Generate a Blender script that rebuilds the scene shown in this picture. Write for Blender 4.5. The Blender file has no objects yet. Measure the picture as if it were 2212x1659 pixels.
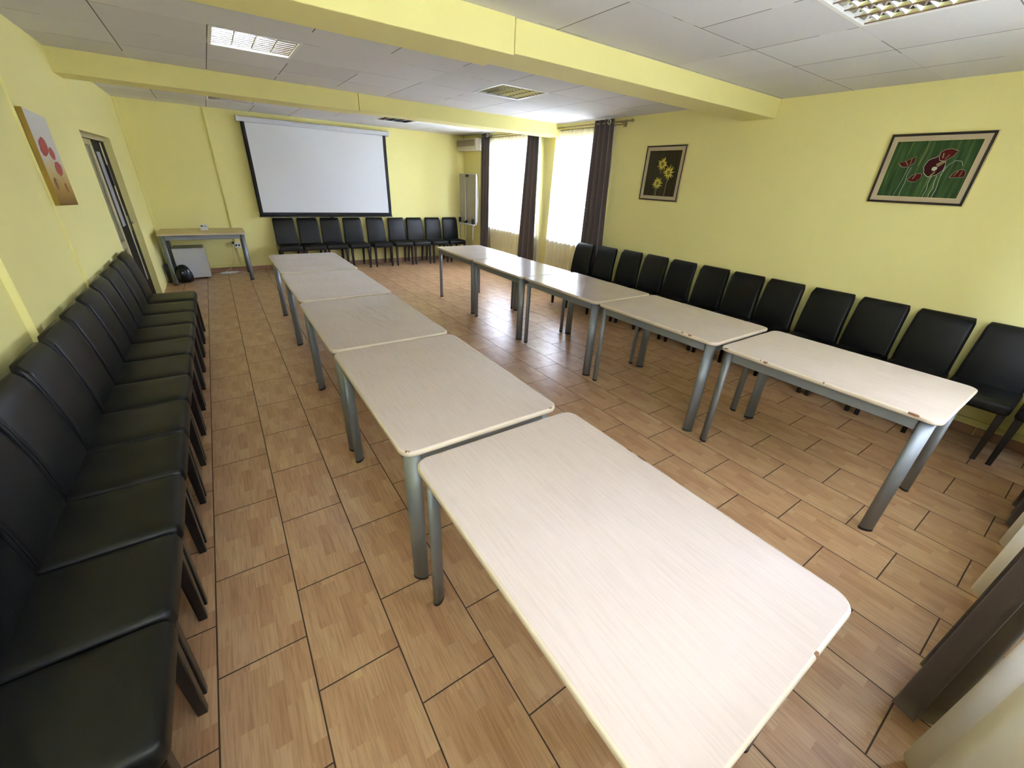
import bpy, bmesh, math, random
from mathutils import Vector, Matrix

C = bpy.context.scene.collection
PI = math.pi
random.seed(7)

# ------------------------------------------------------------------ camera
sc = bpy.context.scene
cd = bpy.data.cameras.new('camera')
cam = bpy.data.objects.new('camera', cd)
C.objects.link(cam)
cd.sensor_fit = 'HORIZONTAL'
cd.sensor_width = 36.0
cd.lens = 869.877 / 2212 * 36.0
cd.clip_start = 0.02
cd.clip_end = 300
yaw, pitch, roll = 0.6144, -0.4647, 0.0510
fw = Vector((math.sin(yaw) * math.cos(pitch), math.cos(yaw) * math.cos(pitch), math.sin(pitch)))
rt = Vector((math.cos(yaw), -math.sin(yaw), 0))
up = rt.cross(fw)
r2 = math.cos(roll) * rt + math.sin(roll) * up
u2 = -math.sin(roll) * rt + math.cos(roll) * up
M = Matrix((r2, u2, -fw)).transposed().to_4x4()
M.translation = Vector((-0.049, -1.082, 1.657))
cam.matrix_world = M
sc.camera = cam

# ------------------------------------------------------------------ world, light, exposure
sc.view_settings.view_transform = 'Standard'
sc.view_settings.look = 'None'
sc.view_settings.exposure = 3.1
sc.view_settings.gamma = 1.0
sc.view_settings.use_curve_mapping = False
sc.cycles.max_bounces = 14
sc.cycles.diffuse_bounces = 8
sc.cycles.glossy_bounces = 6
sc.cycles.transparent_max_bounces = 16
sc.cycles.transmission_bounces = 8
sc.cycles.caustics_reflective = False
sc.cycles.caustics_refractive = False
sc.cycles.sample_clamp_indirect = 8.0
sc.cycles.use_denoising = True

SKY = 7.0
wd = bpy.data.worlds.new('overcast')
sc.world = wd
wd.use_nodes = True
wn = wd.node_tree.nodes['Background']
wn.inputs[0].default_value = (0.76, 0.89, 1.28, 1)
wn.inputs[1].default_value = SKY

# room numbers (metres): camera end is -y, screen wall is +y, window wall is +x
XL, XR, YF, YB, H = -0.93, 4.62, -1.52, 7.77, 2.475
WT = 0.30                                  # outer wall thickness
WIN = {1: (5.05, 6.72), 2: (3.56, 4.68)}   # windows in the right wall, y range
WINF = {3: (1.70, 3.62), 4: (-0.75, 1.15)}  # unseen front-wall windows, x ranges sized for the light
ZS, ZT = 0.80, 2.27
ZSF = {3: 0.80, 4: 1.12}                  # sill behind the camera raised to cut its light on the near table


def portal(name, loc, rot, sx, sy):
    l = bpy.data.lights.new(name, 'AREA')
    l.shape = 'RECTANGLE'
    l.size, l.size_y = sx, sy
    l.cycles.is_portal = True
    o = bpy.data.objects.new(name, l)
    o.location = loc
    o.rotation_euler = rot
    C.objects.link(o)


for n, (a, b) in WIN.items():
    portal('sky_portal', (XR + WT + .02, (a + b) / 2, (ZS + ZT) / 2), (0, PI / 2, 0), ZT - ZS, b - a)
for n, (a, b) in WINF.items():
    portal('sky_portal', ((a + b) / 2, YF - WT - .02, (ZSF[n] + ZT) / 2), (PI / 2, 0, 0), b - a, ZT - ZSF[n])


# ------------------------------------------------------------------ materials
def s2l(c):
    return tuple((x / 255 / 12.92) if x / 255 <= 0.04045 else ((x / 255 + 0.055) / 1.055) ** 2.4 for x in c)


def mat(name, rgb, rough=0.5, metal=0.0, spec=0.5, bump=0.0, bscale=80, var=0.0, vscale=6, coat=0.0, srgb=True, sheen=0.0):
    m = bpy.data.materials.new(name)
    m.use_nodes = True
    nt = m.node_tree
    b = nt.nodes['Principled BSDF']
    col = s2l(rgb) if srgb else rgb
    b.inputs['Base Color'].default_value = (*col, 1)
    b.inputs['Roughness'].default_value = rough
    b.inputs['Metallic'].default_value = metal
    b.inputs['Specular IOR Level'].default_value = spec
    b.inputs['Coat Weight'].default_value = coat
    b.inputs['Sheen Weight'].default_value = sheen
    tc = nt.nodes.new('ShaderNodeTexCoord')
    if var > 0:
        n = nt.nodes.new('ShaderNodeTexNoise')
        n.inputs['Scale'].default_value = vscale
        n.inputs['Detail'].default_value = 4
        nt.links.new(tc.outputs['Object'], n.inputs['Vector'])
        r = nt.nodes.new('ShaderNodeMapRange')
        r.inputs['To Min'].default_value = 1 - var
        r.inputs['To Max'].default_value = 1 + var
        nt.links.new(n.outputs['Fac'], r.inputs['Value'])
        mx = nt.nodes.new('ShaderNodeVectorMath')
        mx.operation = 'SCALE'
        mx.inputs[0].default_value = col
        nt.links.new(r.outputs['Result'], mx.inputs['Scale'])
        nt.links.new(mx.outputs['Vector'], b.inputs['Base Color'])
    if bump > 0:
        n = nt.nodes.new('ShaderNodeTexNoise')
        n.inputs['Scale'].default_value = bscale
        n.inputs['Detail'].default_value = 3
        nt.links.new(tc.outputs['Object'], n.inputs['Vector'])
        bp = nt.nodes.new('ShaderNodeBump')
        bp.inputs['Strength'].default_value = bump
        bp.inputs['Distance'].default_value = 0.004
        nt.links.new(n.outputs['Fac'], bp.inputs['Height'])
        nt.links.new(bp.outputs['Normal'], b.inputs['Normal'])
    return m


class G:
    """tiny helper for math node graphs"""

    def __init__(s, m):
        s.nt = m.node_tree

    def m(s, op, a, b=0.0, c=None):
        n = s.nt.nodes.new('ShaderNodeMath')
        n.operation = op
        for i, v in enumerate((a, b, c)):
            if v is None:
                continue
            if isinstance(v, (int, float)):
                n.inputs[i].default_value = v
            else:
                s.nt.links.new(v, n.inputs[i])
        return n.outputs[0]

    def xyz(s, x, y, z=0.0):
        n = s.nt.nodes.new('ShaderNodeCombineXYZ')
        for i, v in enumerate((x, y, z)):
            if isinstance(v, (int, float)):
                n.inputs[i].default_value = v
            else:
                s.nt.links.new(v, n.inputs[i])
        return n.outputs[0]

    def white(s, v):
        n = s.nt.nodes.new('ShaderNodeTexWhiteNoise')
        n.noise_dimensions = '3D'
        s.nt.links.new(v, n.inputs['Vector'])
        return n.outputs['Value']

    def noise(s, v, scale, detail=3):
        n = s.nt.nodes.new('ShaderNodeTexNoise')
        n.inputs['Scale'].default_value = scale
        n.inputs['Detail'].default_value = detail
        s.nt.links.new(v, n.inputs['Vector'])
        return n.outputs['Fac']

    def ramp(s, f, stops):
        n = s.nt.nodes.new('ShaderNodeValToRGB')
        e = n.color_ramp.elements
        while len(e) < len(stops):
            e.new(0.5)
        for k, (p, c) in enumerate(stops):
            e[k].position = p
            e[k].color = (*c, 1)
        s.nt.links.new(f, n.inputs['Fac'])
        return n.outputs['Color']

    def mix(s, f, a, b):
        n = s.nt.nodes.new('ShaderNodeMix')
        n.data_type = 'RGBA'
        for i, v in ((0, f), (6, a), (7, b)):
            if isinstance(v, (int, float)):
                n.inputs[i].default_value = v
            elif isinstance(v, tuple):
                n.inputs[i].default_value = (*v, 1)
            else:
                s.nt.links.new(v, n.inputs[i])
        return n.outputs[2]

    def sep(s, v):
        n = s.nt.nodes.new('ShaderNodeSeparateXYZ')
        s.nt.links.new(v, n.inputs[0])
        return n.outputs

    def bump(s, h, strength, dist, bs):
        n = s.nt.nodes.new('ShaderNodeBump')
        n.inputs['Strength'].default_value = strength
        n.inputs['Distance'].default_value = dist
        s.nt.links.new(h, n.inputs['Height'])
        s.nt.links.new(n.outputs[0], bs.inputs['Normal'])


def floor_material():
    m = mat('floor_tile', (170, 130, 90), 0.25)
    g = G(m)
    b = m.node_tree.nodes['Principled BSDF']
    tc = m.node_tree.nodes['Texture Coordinate']
    x, y, z = g.sep(tc.outputs['Object'])
    TX, TY = 0.295, 0.466
    u = g.m('DIVIDE', g.m('ADD', x, 0.412), TX)
    col = g.m('FLOOR', u)
    uf = g.m('FRACT', u)
    v = g.m('ADD', g.m('DIVIDE', g.m('SUBTRACT', y, 0.152), TY), g.m('MULTIPLY', g.m('FLOORED_MODULO', col, 2.0), 0.5))
    row = g.m('FLOOR', v)
    vf = g.m('FRACT', v)
    # parquet print, the same on each tile
    st = g.m('FLOOR', g.m('MULTIPLY', uf, 6.0))
    fine = g.noise(g.xyz(g.m('MULTIPLY', x, 14.0), g.m('MULTIPLY', y, 5.0), 0.0), 1.0, 4)
    off = g.white(g.xyz(st, 3.3, 1.0))
    bl = g.m('FLOOR', g.m('ADD', g.m('MULTIPLY', vf, 2.2), off))
    rnd = g.white(g.xyz(st, bl, 4.7))
    tilernd = g.white(g.xyz(col, row, 9.1))
    tone = g.m('ADD', g.m('MULTIPLY', rnd, 0.55), g.m('ADD', g.m('MULTIPLY', tilernd, 0.12), g.m('MULTIPLY', fine, 0.33)))
    base = g.ramp(tone, [(0.10, s2l((166, 126, 92))), (0.45, s2l((177, 140, 104))), (0.7, s2l((183, 148, 111))), (0.90, s2l((198, 167, 127)))])
    gr = g.noise(g.xyz(g.m('MULTIPLY', x, 150.0), g.m('MULTIPLY', y, 7.0), g.m('MULTIPLY', rnd, 31.0)), 1.0, 5)
    grain = g.ramp(gr, [(0.34, (0.70, 0.65, 0.60)), (0.56, (1, 1, 1))])
    mul = m.node_tree.nodes.new('ShaderNodeMix')
    mul.data_type = 'RGBA'
    mul.blend_type = 'MULTIPLY'
    mul.inputs[0].default_value = 0.75
    m.node_tree.links.new(base, mul.inputs[6])
    m.node_tree.links.new(grain, mul.inputs[7])
    du = g.m('MULTIPLY', g.m('MINIMUM', uf, g.m('SUBTRACT', 1.0, uf)), TX)
    dv = g.m('MULTIPLY', g.m('MINIMUM', vf, g.m('SUBTRACT', 1.0, vf)), TY)
    d = g.m('MINIMUM', du, dv)
    gl = g.m('LESS_THAN', d, 0.0026)
    c = g.mix(gl, mul.outputs[2], s2l((66, 46, 32)))
    m.node_tree.links.new(c, b.inputs['Base Color'])
    rr = g.m('ADD', g.m('MULTIPLY', gl, 0.5), g.m('ADD', 0.27, g.m('MULTIPLY', gr, 0.10)))
    m.node_tree.links.new(rr, b.inputs['Roughness'])
    hgt = g.m('MINIMUM', g.m('MULTIPLY', d, 200.0), 1.0)
    g.bump(hgt, 0.5, 0.002, b)
    return m


def ceiling_material():
    m = mat('ceiling_tile', (205, 203, 196), 0.9)
    g = G(m)
    nt = m.node_tree
    b = nt.nodes['Principled BSDF']
    tc = nt.nodes['Texture Coordinate']
    u, v, _ = g.sep(tc.outputs['UV'])
    uf, vf = g.m('FRACT', u), g.m('FRACT', v)
    du = g.m('ABSOLUTE', g.m('SUBTRACT', g.m('FRACT', g.m('ADD', uf, 0.5)), 0.5))
    dv = g.m('ABSOLUTE', g.m('SUBTRACT', g.m('FRACT', g.m('ADD', vf, 0.5)), 0.5))
    lu = g.m('LESS_THAN', du, 0.006)
    lv = g.m('LESS_THAN', dv, 0.0045)
    n1 = g.noise(tc.outputs['Object'], 1.1, 2)
    n2 = g.noise(tc.outputs['Object'], 2.6, 3)
    ku = g.m('GREATER_THAN', n1, 0.47)
    kv = g.m('GREATER_THAN', n2, 0.50)
    tile = g.white(g.xyz(g.m('FLOOR', u), g.m('FLOOR', v), 2.0))
    fine = g.noise(tc.outputs['Object'], 160, 2)
    t = g.m('ADD', g.m('MULTIPLY', tile, 0.5), g.m('MULTIPLY', fine, 0.5))
    base = g.ramp(t, [(0.2, s2l((204, 203, 202))), (0.8, s2l((217, 217, 216)))])
    c = g.mix(lu, base, g.mix(ku, s2l((216, 213, 206)), s2l((96, 90, 80))))
    c = g.mix(g.m('MULTIPLY', lv, g.m('ADD', g.m('MULTIPLY', kv, 0.75), 0.15)), c, s2l((90, 84, 74)))
    nt.links.new(c, b.inputs['Base Color'])
    h = g.m('SUBTRACT', g.m('MULTIPLY', fine, 0.3), g.m('MAXIMUM', lu, lv))
    g.bump(h, 0.35, 0.003, b)
    return m


def tabletop_material():
    m = mat('table_laminate', (206, 190, 176), 0.30)
    g = G(m)
    b = m.node_tree.nodes['Principled BSDF']
    tc = m.node_tree.nodes['Texture Coordinate']
    x, y, z = g.sep(tc.outputs['Object'])
    oi = m.node_tree.nodes.new('ShaderNodeObjectInfo')
    gr = g.noise(g.xyz(g.m('MULTIPLY', x, 150.0), g.m('MULTIPLY', y, 7.0), g.m('MULTIPLY', oi.outputs['Random'], 40.0)), 1.0, 4)
    blot = g.noise(tc.outputs['Object'], 3.0, 3)
    t = g.m('ADD', g.m('MULTIPLY', gr, 0.6), g.m('MULTIPLY', blot, 0.4))
    c = g.ramp(t, [(0.25, s2l((178, 164, 154))), (0.5, s2l((187, 174, 165))), (0.75, s2l((193, 181, 173)))])
    m.node_tree.links.new(c, b.inputs['Base Color'])
    m.node_tree.links.new(g.m('ADD', 0.14, g.m('MULTIPLY', blot, 0.14)), b.inputs['Roughness'])
    g.bump(gr, 0.06, 0.001, b)
    return m


def sheer_material(name, rgb, fac):
    m = bpy.data.materials.new(name)
    m.use_nodes = True
    nt = m.node_tree
    nt.nodes.remove(nt.nodes['Principled BSDF'])
    out = nt.nodes['Material Output']
    col = (*s2l(rgb), 1)
    tr = nt.nodes.new('ShaderNodeBsdfTransparent')
    df = nt.nodes.new('ShaderNodeBsdfDiffuse')
    tl = nt.nodes.new('ShaderNodeBsdfTranslucent')
    df.inputs[0].default_value = col
    tl.inputs[0].default_value = col
    a = nt.nodes.new('ShaderNodeMixShader')
    a.inputs[0].default_value = 0.5
    nt.links.new(df.outputs[0], a.inputs[1])
    nt.links.new(tl.outputs[0], a.inputs[2])
    # a woven veil is denser when looked at from the side
    lw = nt.nodes.new('ShaderNodeLayerWeight')
    lw.inputs['Blend'].default_value = 0.35
    mr = nt.nodes.new('ShaderNodeMapRange')
    mr.inputs['To Min'].default_value = fac
    mr.inputs['To Max'].default_value = min(1.0, fac + 0.4)
    nt.links.new(lw.outputs['Facing'], mr.inputs['Value'])
    b = nt.nodes.new('ShaderNodeMixShader')
    nt.links.new(mr.outputs[0], b.inputs[0])
    nt.links.new(tr.outputs[0], b.inputs[1])
    nt.links.new(a.outputs[0], b.inputs[2])
    nt.links.new(b.outputs[0], out.inputs[0])
    return m


def glass_material(name, tint=(1, 1, 1), refl=0.08):
    m = bpy.data.materials.new(name)
    m.use_nodes = True
    nt = m.node_tree
    nt.nodes.remove(nt.nodes['Principled BSDF'])
    out = nt.nodes['Material Output']
    tr = nt.nodes.new('ShaderNodeBsdfTransparent')
    tr.inputs[0].default_value = (*tint, 1)
    gl = nt.nodes.new('ShaderNodeBsdfGlossy')
    gl.inputs['Roughness'].default_value = 0.02
    mx = nt.nodes.new('ShaderNodeMixShader')
    mx.inputs[0].default_value = refl
    nt.links.new(tr.outputs[0], mx.inputs[1])
    nt.links.new(gl.outputs[0], mx.inputs[2])
    nt.links.new(mx.outputs[0], out.inputs[0])
    return m


def streak_material(name, stops, sx, sz, rough=0.6):
    """vertical brush strokes of a painted background (local x across, z up)"""
    m = mat(name, (60, 60, 40), rough, spec=0.2)
    g = G(m)
    b = m.node_tree.nodes['Principled BSDF']
    tc = m.node_tree.nodes['Texture Coordinate']
    x, y, z = g.sep(tc.outputs['Object'])
    n = g.noise(g.xyz(g.m('MULTIPLY', x, sx), g.m('MULTIPLY', z, sz), 0.0), 1.0, 5)
    m.node_tree.links.new(g.ramp(n, stops), b.inputs['Base Color'])
    g.bump(n, 0.2, 0.002, b)
    return m


M_ = {}
M_['wall'] = mat('yellow_wall_paint', (231, 223, 150), 0.85, bump=0.12, bscale=140, var=0.02, vscale=3)
M_['floor'] = floor_material()
M_['ceil'] = ceiling_material()
M_['top'] = tabletop_material()
M_['top'].node_tree.nodes['Principled BSDF'].inputs['Specular IOR Level'].default_value = 0.36
M_['edge'] = mat('table_edge_band', (196, 183, 162), 0.35, var=0.05, vscale=20)
M_['oldtop'] = mat('corner_table_laminate', (190, 168, 122), 0.35, var=0.05, vscale=10)
M_['grey'] = mat('grey_painted_steel', (128, 134, 138), 0.42, metal=0.35)
M_['foot'] = mat('dark_plastic_foot', (40, 40, 42), 0.6)
M_['chip'] = mat('bare_fibreboard', (128, 92, 66), 0.8)
M_['scratch'] = mat('scratch_mark', (128, 112, 100), 0.6)
M_['leather'] = mat('black_leatherette', (0.0065, 0.0062, 0.0055), 0.40, spec=0.27, bump=0.06, bscale=420, srgb=False)
M_['leg'] = mat('black_stained_wood', (0.008, 0.006, 0.0055), 0.34, srgb=False, var=0.2, vscale=14)
M_['skirt'] = mat('skirting_tile', (158, 120, 92), 0.35, var=0.12, vscale=9)
M_['trunk'] = mat('yellow_cable_trunking', (226, 218, 138), 0.5)
M_['white'] = mat('white_plastic', (226, 226, 222), 0.4)
M_['pvc'] = mat('white_window_frame', (235, 236, 236), 0.35)
M_['cream'] = mat('cream_plastic', (206, 200, 178), 0.45)
M_['dark'] = mat('black_plastic', (16, 16, 17), 0.4)
M_['screen'] = mat('white_screen_fabric', (212, 214, 216), 0.8)
M_['screenblk'] = mat('black_screen_border', (10, 10, 10), 0.7)
M_['case'] = mat('pale_grey_metal_case', (196, 198, 202), 0.4)
M_['chrome'] = mat('chrome', (210, 210, 212), 0.12, metal=1.0)
M_['brass'] = mat('dull_gold_rod', (150, 136, 96), 0.35, metal=0.6)
M_['alu'] = mat('mirror_aluminium', (226, 228, 230), 0.10, metal=1.0)
M_['tube'] = mat('fluorescent_tube', (235, 235, 235), 0.3)
M_['drape'] = mat('dark_brown_drape', (76, 63, 61), 0.75, bump=0.25, bscale=500, sheen=0.3)
M_['sheer'] = sheer_material('white_sheer_voile', (246, 242, 230), 0.70)
M_['sheerf'] = sheer_material('cream_sheer_voile', (212, 205, 190), 0.97)
M_['glass'] = glass_material('window_glass', (0.97, 0.98, 0.98), 0.06)
M_['brick'] = mat('red_outside_reveal', (196, 92, 70), 0.8, var=0.08)
M_['plaster'] = mat('outer_plaster', (200, 190, 150), 0.9)
M_['doorframe'] = mat('beige_door_frame', (176, 166, 128), 0.4)
M_['doorglass'] = mat('frosted_green_grey_glass', (116, 120, 100), 0.25)
M_['doordark'] = mat('dark_brown_door', (24, 17, 16), 0.6, spec=0.15)
M_['reflpane'] = mat('pane_pale_reflection', (150, 148, 160), 0.5, var=0.25, vscale=2)  # pale tone painted in for the bluish reflection on the door leaf
M_['fridge'] = mat('white_fridge_enamel', (205, 208, 208), 0.35)
M_['bag'] = mat('black_bin_liner', (20, 19, 22), 0.2, bump=1.0, bscale=34)
M_['paper'] = mat('white_card', (236, 236, 238), 0.6)
M_['ink'] = mat('dark_ink', (38, 38, 42), 0.6)
M_['inkgrey'] = mat('grey_print', (120, 122, 128), 0.6)
M_['linen'] = mat('beige_linen_mat', (186, 170, 138), 0.8, bump=0.3, bscale=900)
M_['frame'] = mat('black_picture_frame', (26, 20, 14), 0.4)
M_['gilt'] = mat('gilt_frame_edge', (206, 190, 140), 0.35, metal=0.3)
M_['whiteboard'] = mat('shaded_off_white_board', (158, 154, 138), 0.4)  # darker than its own off-white, the corner's shade is in the colour
M_['bounce'] = mat('pale_bounce_ground', (206, 204, 190), 0.95, var=0.15, vscale=1.5)  # ground made pale to bounce daylight up onto the ceiling
M_['needle'] = mat('grey_green_needles', (70, 84, 72), 0.9, var=0.3, vscale=4)
M_['bark'] = mat('bark', (84, 70, 58), 0.9)
M_['hill'] = mat('hazy_hill', (128, 140, 140), 1.0)


# ------------------------------------------------------------------ mesh helpers
def BM():
    return bmesh.new()


def obj(name, bm, m, parent=None, smooth=False, loc=None):
    me = bpy.data.meshes.new(name)
    bmesh.ops.recalc_face_normals(bm, faces=bm.faces)
    if smooth:
        for f in bm.faces:
            f.smooth = True
    bm.to_mesh(me)
    bm.free()
    for x in (m if isinstance(m, (list, tuple)) else [m]):
        me.materials.append(x)
    o = bpy.data.objects.new(name, me)
    C.objects.link(o)
    if parent is not None:
        o.parent = parent
    if loc:
        o.location = loc
    return o


def empty(name, label, cat, loc=(0, 0, 0), rz=0.0, group=None):
    o = bpy.data.objects.new(name, None)
    o.empty_display_size = 0.1
    C.objects.link(o)
    o.location = loc
    o.rotation_euler = (0, 0, rz)
    return tag(o, label, cat, group)


def tag(o, label, cat, group=None):
    o['label'] = label
    o['category'] = cat
    if group:
        o['group'] = group
    return o


def struct(name, bm, m, parent=None, smooth=False):
    o = obj(name, bm, m, parent, smooth)
    if parent is None:
        o['kind'] = 'structure'
    return o


def dup(root, loc, rz, label=None, group=None):
    r = root.copy()
    C.objects.link(r)
    r.location = loc
    r.rotation_euler = (0, 0, rz)
    if label:
        r['label'] = label
    if group:
        r['group'] = group
    for ch in list(root.children):
        c = ch.copy()
        C.objects.link(c)
        c.parent = r
        for gch in ch.children:
            d = gch.copy()
            C.objects.link(d)
            d.parent = c
    return r


def box(bm, x0, x1, y0, y1, z0, z1, bev=0.0, seg=2, mi=0):
    r = bmesh.ops.create_cube(bm, size=1.0)
    vs = r['verts']
    for v in vs:
        v.co = Vector(((x0 + x1) / 2 + v.co.x * (x1 - x0), (y0 + y1) / 2 + v.co.y * (y1 - y0), (z0 + z1) / 2 + v.co.z * (z1 - z0)))
    fs = set(f for v in vs for f in v.link_faces)
    for f in fs:
        f.material_index = mi
    if bev > 0:
        es = list(set(e for v in vs for e in v.link_edges))
        bmesh.ops.bevel(bm, geom=es, offset=bev, segments=seg, profile=0.5, affect='EDGES', material=-1)
    return vs


def ring_loft(bm, rings, cap0=True, cap1=True, mi=0):
    """skin a list of equal-length closed rings of points"""
    vr = [[bm.verts.new(p) for p in r] for r in rings]
    n = len(vr[0])
    for a, b in zip(vr[:-1], vr[1:]):
        for i in range(n):
            f = bm.faces.new((a[i], a[(i + 1) % n], b[(i + 1) % n], b[i]))
            f.material_index = mi
    for c, k in ((cap0, 0), (cap1, -1)):
        if c:
            f = bm.faces.new(vr[k])
            f.material_index = mi
    return vr


def tube(bm, pts, r, n=10, mi=0, cap=True):
    pts = [Vector(p) for p in pts]
    rings = []
    ref = None
    for i, p in enumerate(pts):
        d = (pts[min(i + 1, len(pts) - 1)] - pts[max(i - 1, 0)]).normalized()
        if ref is None:
            ref = Vector((0, 0, 1)) if abs(d.z) < 0.9 else Vector((1, 0, 0))
        a = d.cross(ref).normalized()
        b = d.cross(a).normalized()
        ref = a.cross(d)
        rr = r[i] if isinstance(r, (list, tuple)) else r
        rings.append([p + rr * (math.cos(2 * PI * k / n) * a + math.sin(2 * PI * k / n) * b) for k in range(n)])
    ring_loft(bm, rings, cap, cap, mi)


def rrect(w, d, r, seg=4, cx=0, cy=0):
    """rounded rectangle outline in xy"""
    r = min(r, w / 2 - 1e-4, d / 2 - 1e-4)
    pts = []
    for sx, sy, a0 in ((1, 1, 0), (-1, 1, PI / 2), (-1, -1, PI), (1, -1, 1.5 * PI)):
        for k in range(seg + 1):
            a = a0 + PI / 2 * k / seg
            pts.append((cx + sx * (w / 2 - r) + r * math.cos(a), cy + sy * (d / 2 - r) + r * math.sin(a)))
    return pts


def grid(bm, nu, nv, fn, mi=0):
    vs = [[bm.verts.new(fn(i / nu, j / nv)) for i in range(nu + 1)] for j in range(nv + 1)]
    for j in range(nv):
        for i in range(nu):
            f = bm.faces.new((vs[j][i], vs[j][i + 1], vs[j + 1][i + 1], vs[j + 1][i]))
            f.material_index = mi
    return vs


def poly(bm, pts, mi=0):
    f = bm.faces.new([bm.verts.new(p) for p in pts])
    f.material_index = mi
    return f


def wall_boxes(bm, a0, a1, z0, z1, holes, put):
    """boxes that fill a0..a1 x z0..z1 around rectangular holes (a, b, lo, hi)"""
    cur = a0
    for (a, b, lo, hi) in sorted(holes):
        if a > cur:
            put(cur, a, z0, z1)
        if lo > z0:
            put(a, b, z0, lo)
        if hi < z1:
            put(a, b, hi, z1)
        cur = b
    if cur < a1:
        put(cur, a1, z0, z1)


# ------------------------------------------------------------------ room shell
HT = 2.80                     # walls run on above the hung ceiling
bm = BM(); box(bm, XL - .4, XR + WT, YF - WT, YB + .2, -.12, 0)
struct('floor', bm, M_['floor'])

bm = BM(); box(bm, XL - .4, XR + WT, YB, YB + .2, 0, HT)
struct('wall_back', bm, M_['wall'])

DY0, DY1, DZ = 4.72, 6.31, 1.905
bm = BM()
box(bm, XL - .4, XL - .045, YF - WT, 1.885, 0, HT)
box(bm, XL - .4, XL - .013, 1.885, 3.03, 0, HT)
wall_boxes(bm, 3.03, YB, 0, HT, [(DY0, DY1, 0, DZ)], lambda a, b, lo, hi: box(bm, XL - .4, XL, a, b, lo, hi))
struct('wall_left', bm, M_['wall'])

bm = BM()
wall_boxes(bm, YF, YB, 0, HT, [(a, b, ZS, ZT) for a, b in WIN.values()], lambda a, b, lo, hi: box(bm, XR, XR + WT, a, b, lo, hi))
struct('wall_right', bm, M_['wall'])

bm = BM()
wall_boxes(bm, XL - .4, XR + WT, 0, HT, [(a, b, ZSF[n], ZT) for n, (a, b) in WINF.items()], lambda a, b, lo, hi: box(bm, a, b, YF - WT, YF, lo, hi))
struct('wall_front', bm, M_['wall'])

bm = BM(); box(bm, XL - .4, XR + WT, YF - WT, YB + .2, HT, HT + .15)  # unseen slab over the hung ceiling, added to keep the sky out
struct('sky_block_roof', bm, M_['plaster'])

# hung ceiling of square tiles, open where the lamps sit
PT = 0.567
LAMPS = [(0.160, 2.834), (2.428, 2.834), (0.160, 6.236), (2.428, 6.236), (2.428, -0.367)]
B2Y, B1Y = (1.355, 1.675), (4.53, 4.85)
bays = [(YF, B2Y[0], 0.200), (B2Y[1], B1Y[0], 1.700), (B1Y[1], YB, 1.700)]
bm = BM()
uvl = bm.loops.layers.uv.new('UVMap')
for (ya, yb, oy) in bays:
    holes = [(x, y) for x, y in LAMPS if ya <= y <= yb]
    xs = sorted(set([XL - .05, XR] + [c for x, y in holes for c in (x, x + PT)]))
    ys = sorted(set([ya, yb] + [c for x, y in holes for c in (y, y + PT)]))
    for i in range(len(xs) - 1):
        for j in range(len(ys) - 1):
            mx, my = (xs[i] + xs[i + 1]) / 2, (ys[j] + ys[j + 1]) / 2
            if any(x < mx < x + PT and y < my < y + PT for x, y in holes):
                continue
            f = poly(bm, [(xs[i], ys[j], H), (xs[i + 1], ys[j], H), (xs[i + 1], ys[j + 1], H), (xs[i], ys[j + 1], H)])
            for l in f.loops:
                l[uvl].uv = ((l.vert.co.x - 0.160) / PT, (l.vert.co.y - oy) / PT)
ex = bmesh.ops.extrude_face_region(bm, geom=list(bm.faces))
for v in [e for e in ex['geom'] if isinstance(e, bmesh.types.BMVert)]:
    v.co.z += 0.018
struct('ceiling', bm, M_['ceil'])

JX = 1.565                    # the beams are boxed in two halves with a crack between
for n, ((ya, yb), zb) in enumerate(((B2Y, 2.318), (B1Y, 2.312))):
    bm = BM()
    box(bm, XL - .05, JX - .006, ya - .012, yb + .006, zb - .012, HT, 0.003, 1)
    box(bm, JX + .006, XR, ya, yb, zb, HT, 0.003, 1)
    struct('beam', bm, M_['wall'])

# skirting tiles, cable trunking
bm = BM()
x = XL
while x < XR - .01:
    box(bm, x + .001, min(x + .29, XR) - .001, YB - .010, YB, 0, .072, .002, 1)
    x += .292
struct('baseboard_back', bm, M_['skirt'])
bm = BM()
y = YF
while y < YB - .02:
    box(bm, XR - .010, XR, y + .001, min(y + .29, YB - .011) - .001, 0, .072, .002, 1)
    y += .292
struct('baseboard_right', bm, M_['skirt'])
bm = BM()
box(bm, XR - .018, XR, YF, 3.1, .098, .130, .004, 2)
struct('trim_1', bm, M_['trunk'])
bm = BM()
box(bm, .100, .132, YB - .018, YB, .10, H, .004, 2)
box(bm, -.36, .100, YB - .018, YB, .085, .115, .004, 2)
struct('trim_2', bm, M_['trunk'])
bm = BM()
box(bm, XL, XL + .03, YB - .03, YB, 0, H, .004, 2)
struct('trim_3', bm, M_['wall'])

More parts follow.
